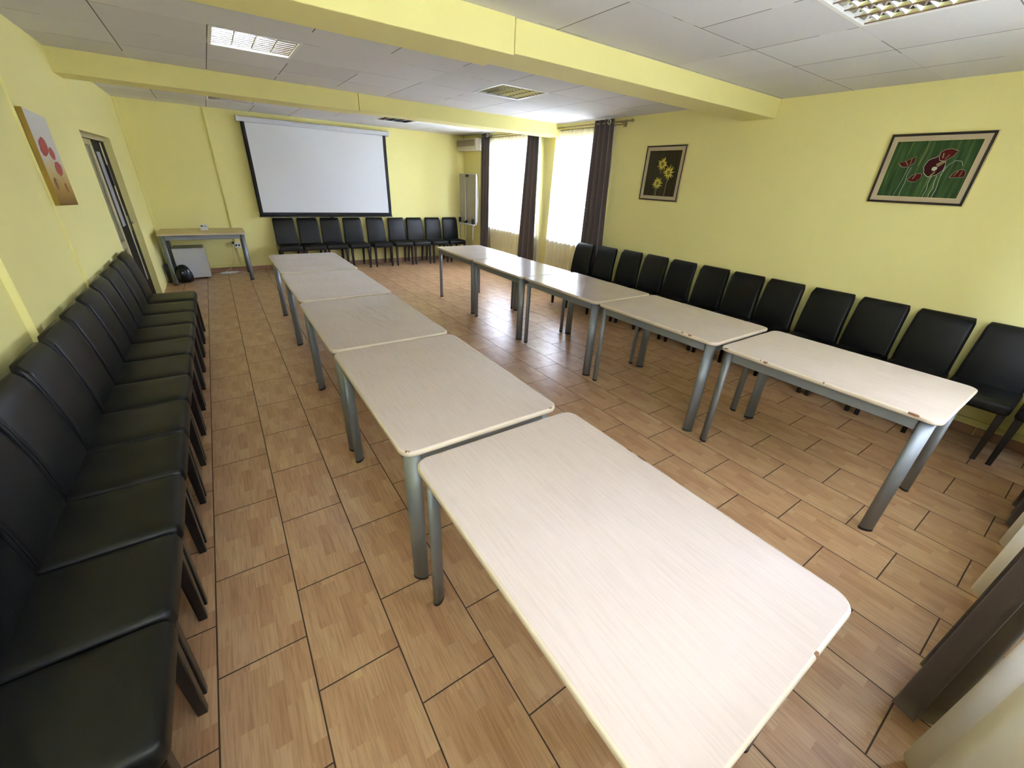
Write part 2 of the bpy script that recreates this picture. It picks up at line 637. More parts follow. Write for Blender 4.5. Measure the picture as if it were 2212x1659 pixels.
# ------------------------------------------------------------------ windows
def window(n, a, b, axis, ZS=ZS):
    def P(u, d, z):              # u along the wall, d outward from the inner face
        return (XR + d, u, z) if axis == 'x' else (u, YF - d, z)

    def bx(bm, u0, u1, d0, d1, z0, z1, bev=.003):
        p, q = P(u0, d0, z0), P(u1, d1, z1)
        box(bm, *[t for k in range(3) for t in (min(p[k], q[k]), max(p[k], q[k]))], bev, 1)

    f = BM()
    t = .05
    d0, d1 = .11, .17
    for (u0, u1, z0, z1) in ((a, b, ZS, ZS + t), (a, b, ZT - t, ZT), (a, a + t, ZS + t, ZT - t), (b - t, b, ZS + t, ZT - t), ((a + b) / 2 - .04, (a + b) / 2 + .04, ZS + t, ZT - t)):
        bx(f, u0, u1, d0, d1, z0, z1)
    fr = struct('window_%d' % n, f, M_['pvc'])
    mid = (a + b) / 2
    for (s0, s1) in ((a + t, mid - .04), (mid + .04, b - t)):
        s = BM()
        w = .045
        for (u0, u1, z0, z1) in ((s0, s1, ZS + t, ZS + t + w), (s0, s1, ZT - t - w, ZT - t), (s0, s0 + w, ZS + t + w, ZT - t - w), (s1 - w, s1, ZS + t + w, ZT - t - w)):
            bx(s, u0, u1, d0 - .015, d1 - .015, z0, z1)
        so = obj('sash', s, M_['pvc'], fr)
        g = BM()
        bx(g, s0 + w, s1 - w, d0 + .02, d0 + .026, ZS + t + w, ZT - t - w, 0)
        obj('pane', g, M_['glass'], so)
    h = BM()
    hz = (ZS + ZT) / 2
    bx(h, mid - .012, mid + .012, d0 - .03, d0, hz - .05, hz + .02, .003)
    bx(h, mid - .010, mid + .010, d0 - .045, d0 - .03, hz - .12, hz, .003)
    obj('handle', h, M_['pvc'], fr)
    s = BM()
    bx(s, a - .02, b + .02, -.03, .11, ZS - .02, ZS + .012, .004)
    obj('sill', s, M_['white'], fr)
    # painted outer reveal beyond the frame
    r = BM()
    bx(r, b - .012, b, d1 + .002, WT, ZS, ZT, 0)
    bx(r, a, a + .012, d1 + .002, WT, ZS, ZT, 0)
    obj('reveal', r, M_['brick'], fr)


for n, (a, b) in WIN.items():
    window(n, a, b, 'x')
for n, (a, b) in WINF.items():
    window(n, a, b, 'y', ZSF[n])

# ------------------------------------------------------------------ door in the left wall
bm = BM()
xf = XL - .052
box(bm, xf - .06, xf, DY0, DY1, DZ - .045, DZ, .003, 1)
box(bm, xf - .06, xf, DY0, DY0 + .05, 0, DZ - .045, .003, 1)
box(bm, xf - .06, xf - .02, DY1 - .02, DY1, 0, DZ - .045, .003, 1)
box(bm, xf - .07, xf - .06, DY0, DY1, 0, DZ, 0)
door = struct('door_1', bm, M_['doorframe'])
b_ = BM()
l0, l1 = DY0 + .05, 5.50
for (y0, y1, z0, z1) in ((l0, l1, .02, .14), (l0, l1, DZ - .10, DZ - .05), (l0, l0 + .08, .14, DZ - .10), (l1 - .10, l1, .14, DZ - .10), (l0 + .08, l1 - .10, .78, .86)):
    box(b_, xf - .05, xf - .008, y0, y1, z0, z1, .004, 1)
leaf = obj('leaf', b_, M_['doorframe'], door)
g_ = BM(); box(g_, xf - .035, xf - .028, l0 + .08, l1 - .10, .14, DZ - .10)
obj('pane', g_, M_['doorglass'], leaf)
b_ = BM()
l0, l1 = 5.51, DY1 - .022
box(b_, xf - .05, xf - .012, l0, l1, .01, DZ - .05, .004, 1)
leaf = obj('leaf', b_, M_['doordark'], door)
leaf['label'] = 'dark brown door leaf'
g_ = BM(); box(g_, xf - .0115, xf - .009, 5.60, 5.80, .98, DZ - .16)
obj('pane', g_, M_['reflpane'], leaf)
b_ = BM(); box(b_, xf - .012, xf - .004, 5.955, 6.015, .30, DZ - .06, .003, 1)
obj('strip', b_, M_['doorframe'], leaf)
b_ = BM()
box(b_, xf - .012, xf + .004, 5.90, 5.945, 1.40, 1.62, .004, 2)
obj('hinge', b_, M_['dark'], leaf)
b_ = BM()
tube(b_, [(xf - .01, 6.10, .98), (xf + .03, 6.10, .98), (xf + .04, 6.00, .98)], .009, 8)
box(b_, xf - .012, xf - .006, 6.075, 6.125, .88, 1.06, .003, 1)
obj('handle', b_, M_['chrome'], leaf, True)


# ------------------------------------------------------------------ ceiling lamps
def make_lamp():
    t = empty('ceiling_lamp', 'x', 'lamp', (0, 0, H))
    s = PT / 2 - .002
    f = BM()
    for (x0, x1, y0, y1) in ((-s, s, -s, -s + .022), (-s, s, s - .022, s), (-s, -s + .022, -s + .022, s - .022), (s - .022, s, -s + .022, s - .022)):
        box(f, x0, x1, y0, y1, -.003, .016, .0015, 1)
    obj('frame', f, M_['white'], t)
    q = s - .022
    h = BM()
    for (x0, x1, y0, y1, z0, z1) in ((-s, s, -s, s, .095, .10), (-s, -q, -s, s, .016, .095), (q, s, -s, s, .016, .095), (-q, q, -s, -q, .016, .095), (-q, q, q, s, .016, .095)):
        box(h, x0, x1, y0, y1, z0, z1)
    obj('housing', h, M_['alu'], t)
    nch, nbl = 4, 9
    w = 2 * q / nch
    for k in range(nch):
        cx = -q + w * (k + .5)
        tb = BM()
        tube(tb, [(cx, -q + .005, .066), (cx, q - .005, .066)], .013, 12)
        obj('tube', tb, M_['tube'], t, True)
    for k in range(nch + 1):      # V-shaped parabolic reflectors that run along the tubes
        cx = -q + w * k
        d = BM()
        prof = [(0, .001)] + [(.004 + .020 * (z / .05) ** 1.8, z) for z in (.006, .02, .035, .05)]
        prof = [(cx + a, z) for a, z in reversed(prof)] + [(cx - a, z) for a, z in prof[1:]]
        prof = [(min(q, max(-q, a)), z) for a, z in prof]
        ring_loft(d, [[(a, -q, z) for a, z in prof], [(a, q, z) for a, z in prof]])
        obj('reflector', d, M_['alu'], t)
    lv = BM()                     # curved cross blades in each channel
    for k in range(nch):
        x0, x1 = -q + w * k + .004, -q + w * (k + 1) - .004
        for j in range(1, nbl):
            cy = -q + 2 * q * j / nbl
            prof = [(0, .002)] + [(.0015 + .012 * (z / .042) ** 1.7, z) for z in (.008, .02, .032, .042)]
            prof = [(cy + a, z) for a, z in reversed(prof)] + [(cy - a, z) for a, z in prof[1:]]
            ring_loft(lv, [[(x0, a, z) for a, z in prof], [(x1, a, z) for a, z in prof]])
    obj('louvre', lv, M_['alu'], t)
    return t


lamp0 = make_lamp()
LL = ['louvred ceiling lamp shining white, the nearest one left of the beam crack',
      'dark louvred ceiling lamp between the two beams, above the right table row',
      'louvred ceiling lamp beyond the far beam, above the left end of the projection screen',
      'narrow-looking louvred ceiling lamp beyond the far beam, toward the right windows',
      'large dull louvred ceiling lamp cut by the top edge, before the near beam']
for i, (x, y) in enumerate(LAMPS):
    o = lamp0 if i == 0 else dup(lamp0, (0, 0, 0), 0)
    o.location = (x + PT / 2, y + PT / 2, H)
    o['label'] = LL[i]
    o['group'] = 'ceiling lamps'

# tubes of the first lamp get emission so its louvres turn white
emissive = mat('emissive_tube', (245, 250, 255), 0.3)
lb = emissive.node_tree.nodes['Principled BSDF']
lb.inputs['Emission Color'].default_value = (0.92, 0.97, 1.0, 1)
lb.inputs['Emission Strength'].default_value = 9.0
for ch in lamp0.children:
    if ch.name.startswith('tube'):
        ch.data = ch.data.copy()
        ch.data.materials[0] = emissive

# ------------------------------------------------------------------ tables
TL, TW, TH = 1.118, 0.752, 0.74


def rim(w, l, r, z_levels, seg=8):
    return [[(px, py, z) for px, py in rrect(w - 2 * i, l - 2 * i, max(r - i, .004), seg)] for i, z in z_levels]


def make_table(name, top_m, edge_m):
    t = empty(name, 'x', 'table')
    R = .055
    b = BM()
    ring_loft(b, rim(TW, TL, R, [(.007, TH - .024), (.007, TH - .0008), (.009, TH)]))
    obj('table_top', b, top_m, t)
    b = BM()
    prof = [(.0075, TH - .025), (.003, TH - .0235), (.0006, TH - .019), (0, TH - .0125), (.0006, TH - .006), (.003, TH - .0015), (.0072, TH - .0002)]
    rings = rim(TW, TL, R, prof)
    ring_loft(b, rings, False, False)
    obj('edge_band', b, edge_m, t, True)
    ap = BM()
    ins, zt, zb = .030, TH - .0255, TH - .0875
    w2, l2 = TW / 2 - ins, TL / 2 - ins
    for (x0, x1, y0, y1) in ((-w2, -w2 + .022, -l2 + .055, l2 - .055), (w2 - .022, w2, -l2 + .055, l2 - .055), (-w2 + .05, w2 - .05, -l2, -l2 + .022), (-w2 + .05, w2 - .05, l2 - .022, l2)):
        box(ap, x0, x1, y0, y1, zb, zt, .003, 1)
    obj('apron', ap, M_['grey'], t)
    for sx in (-1, 1):
        for sy in (-1, 1):
            cx, cy = sx * (TW / 2 - .052), sy * (TL / 2 - .052)
            # flattened oval tube, wide across the corner
            ax = Vector((sx, -sy, 0)).normalized()
            bx_ = Vector((sx, sy, 0)).normalized()
            lg = BM()
            prof = [Vector((cx, cy, 0)) + ax * .0355 * math.cos(a) + bx_ * .021 * math.sin(a) for a in [2 * PI * k / 20 for k in range(20)]]
            ring_loft(lg, [[(p.x, p.y, z) for p in prof] for z in (.012, TH - .0255)])
            for f in lg.faces:
                f.smooth = len(f.verts) == 4
            l = obj('leg', lg, M_['grey'], t)
            ft = BM()
            ring_loft(ft, [[(cx + (p.x - cx) * 1.02, cy + (p.y - cy) * 1.02, z) for p in prof] for z in (0, .014)])
            obj('foot', ft, M_['foot'], l)
            br = BM()
            tube(br, [(cx - sx * .004, cy - sy * .025, TH - .105), (cx - sx * .004, cy - sy * .055, TH - .086)], .004, 6)
            obj('bracket', br, M_['chrome'], l)
    return t


tab0 = make_table('meeting_table', M_['top'], M_['edge'])
A = [(.347, 4.690), (.334, 3.540), (.321, 2.378), (.322, 1.236), (.341, .072)]
B = [(2.545, 4.752), (2.530, 3.622), (2.553, 2.500), (2.556, 1.368), (2.546, .212)]
LA = ['beige laminate table at the screen end of the left row, with faint scribbled scratches',
      'plain beige table second from the screen in the left row',
      'beige table third from the screen in the left row, its top covered in long scratches',
      'beige table with a chipped corner, between the scratched table and the nearest one',
      'largest-looking beige table of the left row, cut by the bottom edge of the photo']
LB = ['beige table at the screen end of the right row, opposite the far window',
      'second table from the screen in the right row, its top shining with window glare',
      'middle table of the right row, shiny at its far half',
      'beige right-row table with a brown chip on its aisle edge near the corner',
      'table at the camera end of the right row, its free corner on a thick leg']
rots = [.004, .002, -.003, .002, -.004]
for i, (x, y) in enumerate(A):
    p = (x + TW / 2, y - TL / 2, 0)
    o = tab0 if i == 0 else dup(tab0, p, 0)
    o.location = p
    o.rotation_euler = (0, 0, rots[i] * .5)
    o['label'], o['group'] = LA[i], 'tables of the left row'
    A[i] = o
for i, (x, y) in enumerate(B):
    o = dup(tab0, (x + TW / 2, y - TL / 2, 0), 0, LB[i], 'tables of the right row')
    B[i] = o


def scratches(parent, lines, w=.0016):
    b = BM()
    for (x0, y0, x1, y1) in lines:
        d = Vector((x1 - x0, y1 - y0, 0))
        nrm = Vector((-d.y, d.x, 0)).normalized() * w
        a, c = Vector((x0, y0, TH + .0004)), Vector((x1, y1, TH + .0004))
        poly(b, [a - nrm, c - nrm * .4, c + nrm * .4, a + nrm])
    obj('scratch', b, M_['scratch'], parent)


random.seed(3)
scratches(A[2], [(-.10 + .02 * k + random.uniform(-.02, .02), random.uniform(-.05, .35), -.05 + .02 * k + random.uniform(-.02, .04), random.uniform(-.40, -.10)) for k in range(10)]
          + [(.18, .25, .22, -.2), (.12, .2, .2, -.05)])
scratches(A[0], [(-.05 + random.uniform(0, .2), random.uniform(-.35, -.05), .05 + random.uniform(0, .2), random.uniform(-.35, -.05)) for k in range(7)], .002)


def chips(parent, pts):
    b = BM()
    for (cx, cy, w, l) in pts:
        pr = [(cx + w * math.cos(a) * random.uniform(.7, 1.1), cy + l * math.sin(a) * random.uniform(.7, 1.1)) for a in [2 * PI * k / 9 for k in range(9)]]
        ring_loft(b, [[(x, y, TH - .010) for x, y in pr], [(cx + (x - cx) * .8, cy + (y - cy) * .8, TH + .0006) for x, y in pr]])
    obj('chip', b, M_['chip'], parent)


chips(B[3], [(-TW / 2 + .006, -TL / 2 + .20, .007, .022), (-TW / 2 + .005, -TL / 2 + .26, .005, .014), (-TW / 2 + .012, -TL / 2 + .05, .006, .006)])
chips(B[4], [(-TW / 2 + .006, TL / 2 - .05, .006, .016), (-TW / 2 + .004, TL / 2 - .30, .006, .02), (-TW / 2 + .004, TL / 2 - .27, .004, .006), (-TW / 2 + .004, -TL / 2 + .11, .007, .03), (-TW / 2 + .004, TL / 2 - .62, .004, .006)])
chips(A[3], [(-TW / 2 + .022, -TL / 2 + .020, .008, .006), (-TW / 2 + .03, -TL / 2 + .014, .006, .005), (TW / 2 - .05, -TL / 2 + .006, .012, .004)])
chips(A[4], [(TW / 2 - .004, TL / 2 - .42, .005, .03), (TW / 2 - .004, TL / 2 - .36, .004, .02), (.14, -TL / 2 + .005, .012, .006)])

corner = make_table('side_table', M_['oldtop'], M_['edge'])
corner.location = (-.300, 7.275, 0)
corner.rotation_euler = (0, 0, PI / 2)
tag(corner, 'grey framed table standing alone in the back left corner over a small fridge', 'table')

# ------------------------------------------------------------------ chairs: local +y is the way the sitter faces, y = 0 the rear
SW = 0.382


def seat_bm():
    b = BM()
    levels = [(.012, .372), (.003, .380), (0, .395), (0, .425), (.003, .440), (.010, .449), (.024, .4545), (.06, .458), (.12, .460)]
    rings = []
    y0, y1 = .045, .480
    for ins, z in levels:
        rings.append([(px, py, z) for px, py in rrect(SW - 2 * ins, (y1 - y0) - 2 * ins, max(.03 - ins * .2, .012), 5, 0, (y0 + y1) / 2)])
    ring_loft(b, rings)
    return b


def back_pt(t, zf):
    pass


def back_bm():
    b = BM()
    rings = []
    z0, z1 = .40, .885
    n = 14
    for k in range(n + 1):
        t = k / n
        z = z0 + (z1 - z0) * t
        yc = .083 - .060 * t ** 1.25 + .012 * math.sin(PI * t)
        th = .072 - .016 * t
        w = .368 - .026 * t
        if t > .9:
            q = (t - .9) / .1
            sh = math.sqrt(max(0, 1 - q * q))
            th = th * (0.45 + .55 * sh)
            w = w - .022 * (1 - sh)
            yc -= 0.004 * (1 - sh)
        ring = []
        for px, py in rrect(w, th, .022, 5):
            bow = .010 * (1 - (px / (w / 2)) ** 2) * (1 if t > .93 else 0)
            ring.append((px, yc + py, z + bow * max(0, (t - .93) / .07)))
        rings.append(ring)
    ring_loft(b, rings)
    return b


def make_chair():
    t = empty('dining_chair', 'x', 'chair')
    obj('seat', seat_bm(), M_['leather'], t, True)
    bk = obj('backrest', back_bm(), M_['leather'], t, True)
    for s in (-1, 1):
        p = BM()
        pts = []
        for k in range(13):
            tt = .06 + .86 * k / 12
            w = .368 - .026 * tt
            yc = .083 - .060 * tt ** 1.25 + .012 * math.sin(PI * tt)
            th = .072 - .016 * tt
            pts.append((s * (w / 2 - .0055), yc + th / 2 - .0045, .40 + .485 * tt))
        tube(p, pts, .0035, 6)
        obj('piping', p, M_['leather'], bk, True)
    for s in (-1, 1):
        l = BM()
        rings = []
        for hw, z, oy in ((.0150, 0, .445), (.0150, .006, .445), (.0215, .374, .447)):
            rings.append([(s * .160 + px, oy + py - .0, z) for px, py in rrect(2 * hw, 2 * hw, .004, 2)])
        ring_loft(l, rings)
        obj('leg', l, M_['leg'], t)
        l = BM()
        rings = []
        for hw, z, oy in ((.0150, 0, .020), (.0150, .006, .021), (.019, .20, .050), (.0205, .405, .085)):
            rings.append([(s * .155 + px, oy + py, z) for px, py in rrect(2 * hw, 2 * hw, .004, 2)])
        ring_loft(l, rings)
        obj('leg', l, M_['leg'], t)
    return t


chair0 = make_chair()
used = [False]
ORD = ['first', 'second', 'third', 'fourth', 'fifth', 'sixth', 'seventh', 'eighth', 'ninth', 'tenth', 'eleventh', 'twelfth', 'thirteenth']


def place_chair(x, y, rz, label, group):
    if not used[0]:
        o = chair0
        used[0] = True
        o.location = (x, y, 0)
        o.rotation_euler = (0, 0, rz)
        o['label'], o['group'] = label, group
    else:
        o = dup(chair0, (x, y, 0), rz, label, group)
    return o


random.seed(11)
LY = [4.228, 3.790, 3.388, 3.002, 2.616, 2.229, 1.843, 1.457, 1.073, .688, .300, -.090, -.505]
for i, y in enumerate(LY):
    lab = ('black leatherette chair at the door end of the row along the left wall' if i == 0 else
           'black leatherette chair nearest the camera along the left wall, mostly out of frame' if i == 12 else
           'black leatherette chair along the left wall, %s from the door' % ORD[i])
    place_chair(XL + .028, y, -PI / 2 + random.uniform(-.008, .008), lab, 'chairs along the left wall')
BX = [.908, 1.304, 1.697, 2.107, 2.552, 2.988, 3.384, 3.800, 4.215]
for i, x in enumerate(BX):
    lab = ('black chair under the screen, at the end of the row by the corner table' if i == 0 else
           'black chair at the flipchart end of the row along the screen wall' if i == 8 else
           'black chair along the screen wall, %s from the corner table' % ORD[i])
    place_chair(x, YB - .022, PI + random.uniform(-.012, .012), lab, 'chairs along the screen wall')
RY = [3.515, 3.122, 2.728, 2.333, 1.930, 1.517, 1.129, .742, .325, -.063, -.458, -.858, -1.262]
RX = {0: 4.442, 1: 4.508, 2: 4.575}
for i, y in enumerate(RY):
    lab = ('black chair in front of the dark curtain, first of the row along the picture wall' if i == 0 else
           'black chair at the right edge of the photo, mostly cut off, by the picture wall' if i == 12 else
           'black chair along the right picture wall, %s from the dark curtain' % ORD[i])
    place_chair(RX.get(i, XR - .022), y, PI / 2 + random.uniform(-.012, .012), lab, 'chairs along the right wall')

# ------------------------------------------------------------------ projection screen
t = empty('projection_screen', 'white projection screen with black border hanging on the back wall', 'screen', (1.745, YB - .06, 0))
b = BM()
box(b, -1.212, 1.212, -.045, .045, 2.325, 2.398, .012, 3)
obj('case', b, M_['case'], t)
b = BM()
for s in (-1, 1):
    box(b, s * 1.212 - .02, s * 1.212 + .02, -.048, .058, 2.320, 2.404, .008, 2)
obj('end_cap', b, M_['case'], t)
SX0, SX1, SZ0, SZ1 = -1.180, 1.166, .925, 2.335


def sag(u, v):
    x = SX0 + (SX1 - SX0) * u
    z = SZ0 + (SZ1 - SZ0) * v
    d = .014 * math.sin(9 * (u - .35 * (1 - v)) + 2.0) * math.exp(-((u - .22 - .25 * (1 - v)) / .22) ** 2)
    d += .010 * math.sin(14 * (u + .2 * (1 - v))) * math.exp(-((u - .95) / .15) ** 2) + .003 * math.sin(5 * u + 2 * v)
    d *= min(1, 6 * v) * min(1, 6 * (1 - v))
    return Vector((x, -.022 + d, z))


b = BM()
grid(b, 80, 50, sag)
for f in b.faces:
    c = f.calc_center_median()
    f.material_index = 1 if (c.x < SX0 + .052 or c.x > SX1 - .052 or c.z < SZ0 + .045) else 0
ex = bmesh.ops.extrude_face_region(b, geom=list(b.faces))
for v in [e for e in ex['geom'] if isinstance(e, bmesh.types.BMVert)]:
    v.co.y += .002
obj('fabric', b, [M_['screen'], M_['screenblk']], t, True)
b = BM()
box(b, SX0 - .01, SX1 + .01, -.034, -.008, SZ0 - .022, SZ0 + .004, .006, 2)
tube(b, [(-.03, -.02, SZ0 - .03), (.03, -.02, SZ0 - .03)], .006, 6)
obj('bottom_bar', b, M_['dark'], t)

# ------------------------------------------------------------------ framed paintings and canvas
def ngon(cx, cz, rx, rz, n=18, wob=0.0, rot=0.0, seed=1):
    rnd = random.Random(seed)
    pts = []
    for k in range(n):
        a = 2 * PI * k / n
        w = 1 + rnd.uniform(-wob, wob)
        x, z = rx * math.cos(a) * w, rz * math.sin(a) * w
        pts.append((cx + x * math.cos(rot) - z * math.sin(rot), cz + x * math.sin(rot) + z * math.cos(rot)))
    return pts


def flat(bm, pts, y, mi):
    poly(bm, [(x, y, z) for x, z in pts], mi)


def stroke(bm, pts, w, y, mi):
    for (x0, z0), (x1, z1) in zip(pts[:-1], pts[1:]):
        d = Vector((x1 - x0, z1 - z0))
        n = Vector((-d.y, d.x)).normalized() * w / 2
        flat(bm, [(x0 - n.x, z0 - n.y), (x1 - n.x, z1 - n.y), (x1 + n.x, z1 + n.y), (x0 + n.x, z0 + n.y)], y, mi)


def framed(name, label, w, h, fwid, mwid, loc, rz, bgm, mats, paint):
    """local x to the right as seen, -y toward the viewer, z up, origin at the frame's centre"""
    t = empty(name, label, 'picture', loc, rz)
    f = BM()

    def border(bm, o0, o1, y0, y1, bev):
        for (x0, x1, z0, z1) in ((-w / 2 + o0, w / 2 - o0, h / 2 - o1, h / 2 - o0), (-w / 2 + o0, w / 2 - o0, -h / 2 + o0, -h / 2 + o1), (-w / 2 + o0, -w / 2 + o1, -h / 2 + o1, h / 2 - o1), (w / 2 - o1, w / 2 - o0, -h / 2 + o1, h / 2 - o1)):
            box(bm, x0, x1, y0, y1, z0, z1, bev, 1)
    border(f, .004, fwid, -.012, .014, .003)
    obj('frame', f, M_['frame'], t)
    e = BM()
    border(e, 0, .004, -.004, .014, 0)
    border(e, fwid + mwid, fwid + mwid + .004, -.006, .006, 0)
    obj('gilt_edge', e, M_['gilt'], t)
    mt = BM()
    border(mt, fwid, fwid + mwid, -.004, .008, 0)
    obj('mat_border', mt, M_['linen'], t)
    p = BM()
    iw, ih = w - 2 * (fwid + mwid), h - 2 * (fwid + mwid)
    box(p, -iw / 2, iw / 2, .0, .008, -ih / 2, ih / 2)
    paint(p, w, h)
    obj('painting', p, [bgm] + mats, t)
    return t


M_['pgreen'] = streak_material('green_brush_strokes', [(0.3, s2l((30, 52, 28))), (0.5, s2l((50, 76, 36))), (0.62, s2l((68, 94, 48))), (0.8, s2l((104, 124, 80)))], 42, 3.0)
M_['pbrown'] = streak_material('dark_brown_brush_strokes', [(0.3, s2l((34, 28, 14))), (0.55, s2l((52, 46, 24))), (0.8, s2l((74, 68, 38)))], 40, 2.0)
M_['pred'] = mat('dark_red_paint', (84, 16, 18), 0.8, spec=0.15, var=0.25, vscale=60)
M_['pmaroon'] = mat('maroon_paint', (54, 12, 16), 0.8, spec=0.15, var=0.2, vscale=50)
M_['pwhite'] = mat('pale_paint', (176, 182, 156), 0.6)
M_['polive'] = mat('olive_paint', (132, 116, 74), 0.6)
M_['pyellow'] = mat('yellow_paint', (206, 188, 70), 0.55, var=0.15, vscale=70)
M_['pygreen'] = mat('yellow_green_paint', (112, 120, 30), 0.6)
M_['pdark'] = mat('dark_green_paint', (18, 32, 18), 0.6)


def paint_poppies(b, w, h):
    def Q(u, v):
        return ((u - .5) * w, (v - .5) * h)

    def petal(pts, rim_, mi, y=-.0012):
        c = [Q(*p) for p in pts]
        mx = sum(p[0] for p in c) / len(c)
        mz = sum(p[1] for p in c) / len(c)
        flat(b, [(mx + (x - mx) * 1.045 - .0006, mz + (z - mz) * 1.06) for x, z in c], y + .0006, rim_)
        flat(b, c, y, mi)
    RED, MAR, WH, OL, DK = 1, 2, 3, 4, 5
    stroke(b, [Q(.34, .53), Q(.33, .42), Q(.34, .30), Q(.33, .18), Q(.34, .09)], .0028, -.0006, WH)
    stroke(b, [Q(.31, .54), Q(.30, .40), Q(.29, .26), Q(.27, .09)], .002, -.0006, WH)
    stroke(b, [Q(.58, .40), Q(.575, .30), Q(.59, .22), Q(.575, .09)], .003, -.0006, WH)
    stroke(b, [Q(.63, .42), Q(.63, .32), Q(.645, .24), Q(.63, .16), Q(.64, .09)], .0032, -.0006, WH)
    stroke(b, [Q(.67, .55), Q(.665, .38), Q(.68, .22), Q(.67, .09)], .003, -.0006, WH)
    stroke(b, [Q(.66, .42), Q(.69, .56), Q(.74, .62), Q(.80, .61), Q(.825, .55)], .0026, -.0006, WH)
    stroke(b, [Q(.40, .55), Q(.42, .75), Q(.41, .92)], .005, -.0005, OL)
    petal([(.19, .585), (.24, .535), (.31, .535), (.35, .60), (.345, .68), (.32, .655), (.29, .645), (.26, .615)], WH, RED)
    stroke(b, [Q(.25, .62), Q(.30, .55)], .006, -.0016, OL)
    stroke(b, [Q(.31, .645), Q(.315, .56)], .005, -.0016, OL)
    c = ngon(.565, .535, .095, .135, 20, .07, 0, 5)
    petal(c, WH, MAR, -.0014)
    flat(b, [Q(*p) for p in [(.57, .57), (.63, .63), (.655, .60), (.60, .53)]], -.0022, OL)
    flat(b, [Q(*p) for p in [(.585, .47), (.60, .47), (.575, .40), (.555, .41)]], -.0022, OL)
    flat(b, [Q(*p) for p in ngon(.575, .51, .025, .032, 10, .1, 0, 2)], -.0026, WH)
    petal([(.575, .665), (.57, .73), (.60, .765), (.66, .775), (.725, .745), (.70, .68), (.64, .615), (.59, .625)], WH, RED, -.0030)
    stroke(b, [Q(.60, .72), Q(.61, .65)], .008, -.0034, OL)
    stroke(b, [Q(.66, .70), Q(.635, .635)], .005, -.0034, OL)
    petal([(.355, .345), (.38, .41), (.43, .445), (.475, .435), (.48, .38), (.44, .325), (.40, .325)], WH, RED, -.0016)
    stroke(b, [Q(.42, .43), Q(.40, .36)], .006, -.0020, OL)
    petal([(.755, .39), (.77, .45), (.82, .50), (.865, .49), (.885, .44), (.88, .40), (.82, .395)], WH, RED)
    stroke(b, [Q(.81, .48), Q(.785, .41)], .005, -.0016, OL)
    stroke(b, [Q(.845, .48), Q(.84, .41)], .004, -.0016, OL)
    for s in ([(.86, .15), (.87, .185), (.88, .15)], [(.885, .15), (.89, .18), (.90, .165)], [(.905, .18), (.912, .15), (.922, .18)]):
        stroke(b, [Q(*p) for p in s], .004, -.0008, DK)


def paint_sunflowers(b, w, h):
    def Q(u, v):
        return ((u - .5) * w, (v - .5) * h)
    Y, YG, WH, DK = 1, 2, 3, 4
    stroke(b, [Q(.47, .60), Q(.455, .50)], .004, -.0005, WH)
    stroke(b, [Q(.67, .45), Q(.655, .3), Q(.65, .08)], .004, -.0005, WH)
    stroke(b, [Q(.43, .27), Q(.425, .08)], .004, -.0005, WH)
    stroke(b, [Q(.40, .27), Q(.40, .10)], .003, -.0005, WH)
    for k, (u, v, s) in enumerate(((.475, .67, 1.0), (.665, .52, 1.08), (.43, .325, .98))):
        cx, cz = Q(u, v)
        rnd = random.Random(k + 4)
        for j in range(13):
            a = 2 * PI * j / 13 + rnd.uniform(-.12, .12)
            L = s * rnd.uniform(.066, .090)
            a2 = a + rnd.uniform(-.18, .18)
            pts = [(cx + .012 * math.cos(a - .9), cz + .012 * math.sin(a - .9)), (cx + .045 * math.cos(a - .20), cz + .045 * math.sin(a - .20)), (cx + L * math.cos(a2), cz + L * math.sin(a2)), (cx + .045 * math.cos(a + .20), cz + .045 * math.sin(a + .20)), (cx + .012 * math.cos(a + .9), cz + .012 * math.sin(a + .9))]
            flat(b, pts, -.0010 - .00008 * j - .001 * (k == 1), Y)
        flat(b, ngon(cx, cz, .022 * s, .024 * s, 14, .08, 0, k), -.0036, YG)


framed('framed_painting', 'large landscape painting of dark red poppies on green, in black frame', .602, .496, .020, .030, (XR - .016, .071, 1.8905), -PI / 2, M_['pgreen'],
       [M_['pred'], M_['pmaroon'], M_['pwhite'], M_['polive'], M_['pdark']], paint_poppies)
framed('framed_painting', 'small upright painting of three yellow flowers on dark brown, in black frame', .580, .610, .018, .034, (XR - .016, 2.540, 1.831), -PI / 2, M_['pbrown'],
       [M_['pyellow'], M_['pygreen'], M_['pwhite'], M_['pdark']], paint_sunflowers)

# canvas on the left wall (seen from the room: local x runs toward +y)
M_['csky'] = streak_material('canvas_print', [(0.3, s2l((196, 194, 184))), (0.7, s2l((208, 206, 198)))], 3, 3)
m = M_['csky']
g = G(m)
z_ = g.sep(m.node_tree.nodes['Texture Coordinate'].outputs['Object'])[2]
x_ = g.sep(m.node_tree.nodes['Texture Coordinate'].outputs['Object'])[0]
nz = g.noise(g.xyz(g.m('MULTIPLY', x_, 60.0), g.m('MULTIPLY', z_, 9.0), 0.0), 1.0, 5)
hh = g.m('ADD', z_, g.m('MULTIPLY', g.m('SUBTRACT', nz, 0.5), 0.10))
cc = g.ramp(g.m('ADD', g.m('MULTIPLY', hh, 1.7), 0.5), [(0.02, s2l((112, 78, 26))), (0.22, s2l((176, 140, 66))), (0.42, s2l((200, 182, 128))), (0.56, s2l((202, 200, 190))), (1.0, s2l((204, 202, 196)))])
m.node_tree.links.new(cc, m.node_tree.nodes['Principled BSDF'].inputs['Base Color'])
M_['cedge'] = mat('ochre_canvas_side', (150, 122, 36), 0.7, var=0.15, vscale=12)
M_['cred'] = mat('red_petal_print', (166, 72, 62), 0.7, var=0.15, vscale=40)
M_['cbrown'] = mat('brown_petal_print', (134, 92, 46), 0.7, var=0.15, vscale=40)
